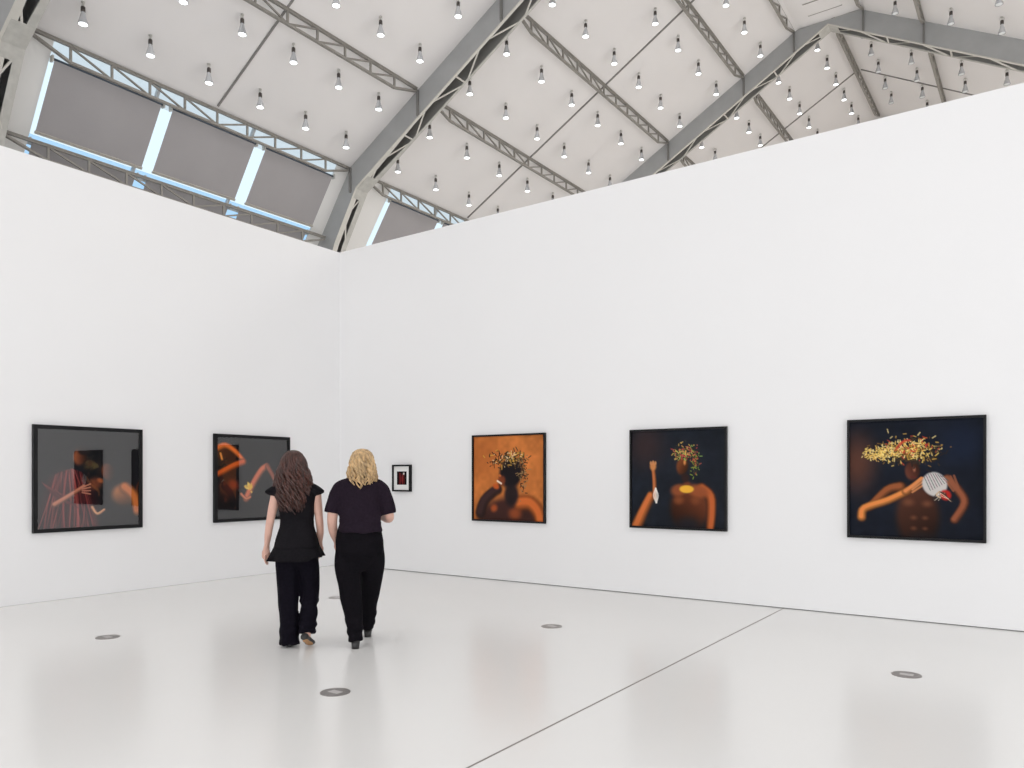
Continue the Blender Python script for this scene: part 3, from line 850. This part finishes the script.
def locks(c, prof, zend, n, color, name, root, wave, rad, seed, spread=(-2.3, 2.3), freq=2.6, layers=3):
    """hair: many wavy strands hung in layers from the crown, following the half-widths (z, x, y) of the whole head of hair"""
    R = np.random.RandomState(seed)
    mb = MB()
    x0, y0, z0 = c
    K = sorted(prof); kz = [k[0] for k in K]; kx = [k[1] for k in K]; ky = [k[2] for k in K]
    ztop = kz[-1]
    # the mass of hair underneath the strands, open towards the face
    rr = []
    for z in np.linspace(zend+.10, ztop-.004, 22):
        wx, wy = np.interp(z, kz, kx)*.88, np.interp(z, kz, ky)*.88
        ring = []
        for i in range(32):
            a = 2*math.pi*i/32
            y = wy*math.sin(a)
            if y > 0: y *= .30 if z < z0+.06 else .30+.65*min(1, (z-z0-.06)/.03)
            ring.append((x0+wx*math.cos(a), y0-.016+y, z))
        rr.append(ring)
    mb.rings(rr)
    for i in range(n):
        lay = i % layers
        f = (i//layers+.5+R.uniform(-.45,.45))/(n/layers)
        phi = spread[0] + (spread[1]-spread[0])*f
        ze = zend + R.uniform(-.015,.05) + lay*.03 + .04*abs(phi/2.3)**2
        ph = R.uniform(0, 6.28); kf = R.uniform(.85,1.2)
        pts, rads = [], []
        N = 24
        for k in range(N+1):
            t = k/N
            z = ztop - (ztop-ze)*t**1.35
            sc = 1.0 - .055*lay + R.uniform(-.006,.006)
            rx, ry = np.interp(z, kz, kx)*sc, np.interp(z, kz, ky)*sc
            wv = wave*min(1, max(0, t-.12)*2.2)
            q = (ztop-z)
            dphi = wv*math.sin(q*freq*6.28*2.6*kf+ph)/max(.05, rx)
            dr = wv*.8*math.cos(q*freq*6.28*2.6*kf+ph)
            pts.append((x0 + (rx+dr)*math.sin(phi+dphi), y0 - .016 - (ry+dr)*math.cos(phi+dphi), z))
            rads.append(rad*(.45+.55*min(1, t*4))*(1-.6*max(0, (t-.6)/.4)))
        mb.tube(pts, rads, 7, 2, .8)
    return local(mb, name, M[color], root, True)

def shoe(mb, heel, toe, up, w=.038, heel_h=.0):
    heel, toe, up = Vector(heel), Vector(toe), Vector(up).normalized()
    d = (toe-heel); L = d.length; d.normalize(); s = d.cross(up).normalized()
    rings = []
    for t, ww, hh in ((-.02,.4,.5),(0,.75,.9),(.08,.85,1.0),(.3,.86,.85),(.5,.95,.62),(.72,1.08,.46),(.88,.95,.34),(.97,.6,.24),(1.0,.25,.14)):
        c = heel + d*(t*L)
        H = .062*hh
        ring = []
        for k in range(14):
            a = 2*math.pi*k/14
            ring.append(c + s*(math.cos(a)*w*ww) + up*(H*.5+math.sin(a)*H*.5))
        rings.append(ring)
    mb.rings(rings)

# ---- brunette in a peplum top
W1 = thing('person', 'person with long brown wavy hair in black peplum top and trousers, walking away', 'person', (4.214, -4.262, 0), math.radians(141-90))
c1 = (-.03, .0, 1.545)
b = MB(); head_shapes(b, c1, .97)
b.rings(interp_rings([(.80,0,0,.13,.10),(.92,0,0,.165,.115),(1.04,0,0,.125,.09),(1.18,0,.0,.135,.095),(1.28,0,0,.155,.10),(1.345,0,0,.13,.08),(1.375,0,0,.07,.06)], np.linspace(.80,1.375,16)))
b.tube([(-.10,0,1.325),(-.158,-.005,1.310),(-.186,-.015,1.22),(-.214,-.025,1.085),(-.232,.005,.97),(-.246,.05,.86)], [.045,.046,.041,.034,.031,.022], 14, 5)
hand(b, (-.248,.056,.845), (-.12,.25,-1), (.1,.9,.25), (1,0,-.1), .97, .5)
b.tube([(.10,0,1.325),(.15,-.005,1.310),(.166,-.02,1.22),(.182,-.035,1.085),(.192,.0,.975),(.190,.07,.875)], [.045,.046,.041,.034,.031,.022], 14, 5)
hand(b, (.190,.076,.862), (.0,.45,-1), (-.05,.9,.35), (-1,0,-.1), .97, .5)
b.tube([(-.085,0,.86),(-.072,.015,.48),(-.06,-.01,.09)], [.082,.052,.036], 14, 6)
b.tube([(-.06,-.02,.055),(-.06,.05,.035),(-.06,.13,.022)], [.034,.03,.02], 12, 3)
b.tube([(.08,0,.86),(.105,.05,.48),(.085,-.10,.14)], [.082,.052,.036], 14, 6)
b.tube([(.078,-.115,.11),(.09,-.07,.07),(.11,-.02,.03)], [.032,.028,.018], 12, 3)
local(None, 'body', M['skin'], W1, me=fuse(b, .0062, 2))
eyes(W1, c1, 'hair_brown')
# trousers: straight wide legs, right heel lifting
b = MB()
b.rings(interp_rings([(.66,0,0,.05,.05),(.72,0,0,.12,.09),(.80,0,0,.168,.122),(.92,0,0,.172,.122),(1.02,0,0,.138,.10)], np.linspace(.66,1.02,12)))
b.tube([(-.088,0,.86),(-.086,.0,.70),(-.078,.012,.48),(-.066,.0,.26),(-.058,-.012,.018)], [.084,.096,.084,.078,.084], 20, 6, round_ends=False)
b.tube([(.085,0,.86),(.088,.01,.70),(.104,.045,.50),(.100,-.02,.32),(.080,-.10,.125)], [.084,.092,.082,.072,.068], 20, 6, round_ends=False)
me = fuse(b, .010, 3)
def fold(p):
    a = math.atan2(p.y, p.x-(-.07 if p.x < 0.01 else .09))
    f = .004*math.sin(a*5+nz3(p,2)*3) + .005*nz3(p,7)
    if p.x > .01 and p.z < .40: f += .006*math.sin(p.z*70+nz3(p,6)*4)
    if p.x <= .01 and p.z < .22: f += .003*math.sin(p.z*60+nz3(p,6)*4)
    return f
wrinkle(me, fold); local(None, 'trousers', M['navy_trouser'], W1, me=me)
# shoes
b = MB(); shoe(b, (-.058,-.045,.004), (-.062,.165,.0), (0,0,1), .040); local(None, 'shoe', M['shoe'], W1, me=fuse(b, .006, 2))
b = MB(); shoe(b, (.060,-.170,.085), (.125,-.005,.0), (-.15,.45,1), .042)
s2 = local(None, 'shoe', M['shoe'], W1, me=fuse(b, .006, 2))
# the lifted shoe's sole, seen from behind
d_ = (Vector((.125,-.005,0))-Vector((.060,-.170,.085))).normalized(); s_ = d_.cross(Vector((-.15,.45,1))).normalized(); u_ = s_.cross(d_).normalized()
rr = []
for t, w_ in ((.02,.012),(.12,.022),(.35,.018),(.6,.026),(.8,.022),(.9,.008)):
    q = Vector((.060,-.170,.085)) + d_*(t*.195)
    rr.append([q+s_*w_-u_*.003, q+s_*w_+u_*.004, q-s_*w_+u_*.004, q-s_*w_-u_*.003])
sole = MB().rings(rr); local(sole, 'sole', M['insole'], s2)
# peplum top with a flared double hem
keys = [(1.395,-.008,-.005,.085,.065),(1.375,0,-.005,.125,.08),(1.345,0,-.005,.158,.098),(1.30,0,-.005,.168,.108),(1.20,0,-.005,.150,.108),(1.08,0,-.005,.138,.108),(1.02,0,-.005,.142,.122),(.92,0,-.005,.172,.146),(.86,0,-.005,.186,.152),(.835,0,-.005,.192,.148)]
def pleat(a, z):
    k = max(0, min(1, (1.0-z)/.2)); return .012*math.sin(6*a+.6)*k + .006*math.sin(a*3+z*25)*(z < 1.28)
R = interp_rings(keys, list(np.linspace(1.395,.838,38)), 64, 2.4, pleat)
# the flounce: starts under the hip seam and flares to the uneven hem
def fl(a, z):
    k = (.86-z)/.13; return .07*math.sin(8*a+.4)*k + .04*math.sin(3*a-1.0)*k
Rf = []
for k in range(9):
    z = .862 - .128*k/8
    q = sring(z, 0, -.005, .183+.047*(k/8)**.9, .138+.05*(k/8)**.9, 64, 2.2, lambda a: fl(a, z))
    Rf.append([(x, y, zz + .045*(k/8)*max(0, math.sin(math.atan2(y, x)*1-.2 if x > 0 else 0)) + (.03*(k/8) if x > .08 else 0)*min(1, max(0, (x-.08)/.08))) for x, y, zz in q])
inner = [[(x*.97, y*.97, zz+.004) for x, y, zz in r] for r in Rf[::-1][:-1]]
b = MB().rings(R); top = local(b, 'peplum_top', M['top'], W1, True)
b = MB().rings(Rf + inner); local(b, 'flounce', M['top'], top, True)
# cap sleeves standing out from the shoulder like small wings
for sx in (-1, 1):
    b = MB(); ro = []
    for k in range(9):
        t = k/8
        zt, zb_ = 1.398-.010*t-.060*t*t, 1.195+.112*t
        X = .085+(.172 if sx < 0 else .138)*t
        ring = []
        for j in range(20):
            a = 2*math.pi*j/20
            up_ = (math.sin(a)+1)/2
            ring.append((sx*(X-.045*(1-up_)*(1-t)), -.006+math.cos(a)*(.088-.030*t), zb_+(zt-zb_)*up_))
        ro.append(ring)
    inn = [[(x-sx*.006, -.006+(y+.006)*.9, (z-1.29)*.85+1.29) for x, y, z in r] for r in ro[::-1][:4]]
    b.rings(ro+inn); local(b, 'cap_sleeve', M['top'], top, True)
locks(c1, [(1.664,.012,.014),(1.656,.042,.05),(1.632,.070,.088),(1.59,.090,.112),(1.53,.108,.126),(1.46,.132,.126),(1.37,.150,.122),(1.27,.142,.130),(1.19,.112,.128),(1.12,.075,.12)],
      1.135, 150, 'hair_brown', 'hair', W1, .015, .0125, 5, freq=3.2)

# ---- blonde in a tee
W2 = thing('person', 'person with shoulder-length blonde hair in dark tee, black trousers and heeled boots', 'person', (4.652, -3.952, 0), math.radians(136.5-90))
c2 = (.018, .01, 1.558)
b = MB(); head_shapes(b, c2, 1.0)
b.rings(interp_rings([(.80,0,0,.15,.11),(.92,0,0,.175,.12),(1.06,0,0,.15,.105),(1.20,0,.0,.155,.105),(1.31,0,0,.165,.105),(1.375,0,0,.14,.085),(1.41,0,0,.075,.065)], np.linspace(.80,1.41,16)))
b.tube([(-.11,0,1.345),(-.165,-.005,1.325),(-.208,-.02,1.23),(-.228,-.035,1.10),(-.224,.02,.99),(-.200,.09,.90)], [.05,.053,.05,.043,.039,.029], 14, 5)
hand(b, (-.198,.10,.89), (.25,.5,-1), (.2,.8,.4), (1,-.2,.1), 1.0, .8)
b.tube([(.11,0,1.345),(.165,-.005,1.325),(.212,-.02,1.23),(.246,-.015,1.11),(.235,.08,1.082),(.18,.20,1.095)], [.05,.053,.05,.041,.041,.029], 14, 5)
hand(b, (.172,.215,1.097), (-.5,.9,.05), (.1,.1,1), (-.9,-.4,0), 1.0, .8)
b.tube([(-.09,0,.86),(-.065,-.01,.48),(-.035,-.06,.12)], [.088,.056,.038], 14, 6)
b.tube([(-.035,-.07,.09),(-.035,-.01,.05),(-.035,.05,.03)], [.034,.03,.02], 12, 3)
b.tube([(.09,0,.86),(.085,.16,.48),(.068,.38,.13)], [.088,.056,.038], 14, 6)
b.tube([(.068,.38,.09),(.068,.44,.05),(.068,.50,.03)], [.034,.03,.02], 12, 3)
local(None, 'body', M['skin'], W2, me=fuse(b, .0062, 2))
eyes(W2, c2, 'hair_blonde')
b = MB()
b.rings(interp_rings([(.64,0,0,.05,.05),(.72,0,0,.15,.11),(.80,.0,-.01,.200,.146),(.90,0,-.01,.201,.148),(1.0,0,0,.182,.125),(1.06,0,0,.165,.115)], np.linspace(.64,1.06,14)))
b.tube([(-.105,0,.86),(-.102,.0,.70),(-.075,-.015,.46),(-.048,-.045,.22),(-.034,-.065,.058)], [.095,.110,.092,.072,.060], 20, 6, round_ends=False)
b.tube([(.105,0,.86),(.105,.05,.70),(.092,.17,.46),(.078,.29,.25),(.066,.37,.085)], [.095,.104,.086,.068,.058], 20, 6, round_ends=False)
me = fuse(b, .010, 3)
wrinkle(me, lambda p: .005*nz3(p,6) + .003*math.sin(math.atan2(p.y, p.x+.07)*6+nz3(p,2)*3) + (.004*math.sin(p.z*55+nz3(p,5)*5) if p.z < .25 else 0))
local(None, 'trousers', M['trouser'], W2, me=me)
for (x, y, nm) in ((-.036, -.115, 0), (.068, .335, 1)):
    b = MB()
    shoe(b, (x, y+.02, .045), (x+.004*(1 if nm else -1), y+.225, .004), (0,.2,1), .040)
    b.tube([(x, y+.045, .17), (x, y+.06, .10), (x, y+.11, .062), (x, y+.16, .042)], [.043, .044, .040, .033], 16, 3)
    o = local(None, 'boot', M['shoe'], W2, me=fuse(b, .006, 2))
    h = MB().rings([sring(.0, x, y+.030, .031, .032, 16), sring(.02, x, y+.030, .032, .034, 16), sring(.07, x, y+.036, .039, .040, 16)])
    local(h, 'heel', M['shoe'], o, True)
# tee
b = MB()
b.rings(interp_rings([(1.45,0,-.005,.07,.06),(1.43,0,-.005,.115,.085),(1.395,0,-.005,.158,.100),(1.33,0,-.005,.182,.118),(1.22,0,-.005,.178,.122),(1.10,0,-.005,.174,.132),(1.02,0,-.005,.175,.150),(.975,0,-.005,.190,.166)], np.linspace(1.45,.975,20), 48))
b.tube([(-.09,0,1.372),(-.155,-.005,1.345),(-.205,-.02,1.24),(-.232,-.03,1.135)], [.058,.068,.068,.066], 20, 6, round_ends=False)
b.tube([(.10,0,1.372),(.165,-.005,1.345),(.214,-.02,1.24),(.244,-.02,1.125)], [.058,.068,.068,.064], 20, 6, round_ends=False)
me = fuse(b, .010, 3)
def tfold(p):
    f = .006*nz3(p,7) + .004*nz3(p,14)
    f += .006*math.sin((p.x*.8+p.z)*26+nz3(p,4)*4)*max(0, 1-abs(p.x)/.2)*(1 if p.z < 1.3 else .3)
    if p.z < 1.06: f += .005*math.sin(p.x*45+nz3(p,4)*3)
    return f
wrinkle(me, tfold); local(None, 'tee_shirt', M['tee'], W2, me=me)
locks(c2, [(1.677,.012,.014),(1.669,.042,.05),(1.645,.070,.085),(1.60,.086,.110),(1.54,.098,.122),(1.47,.118,.120),(1.42,.124,.128),(1.36,.096,.135)],
      1.355, 110, 'hair_blonde', 'hair', W2, .013, .0125, 9, freq=3.8)
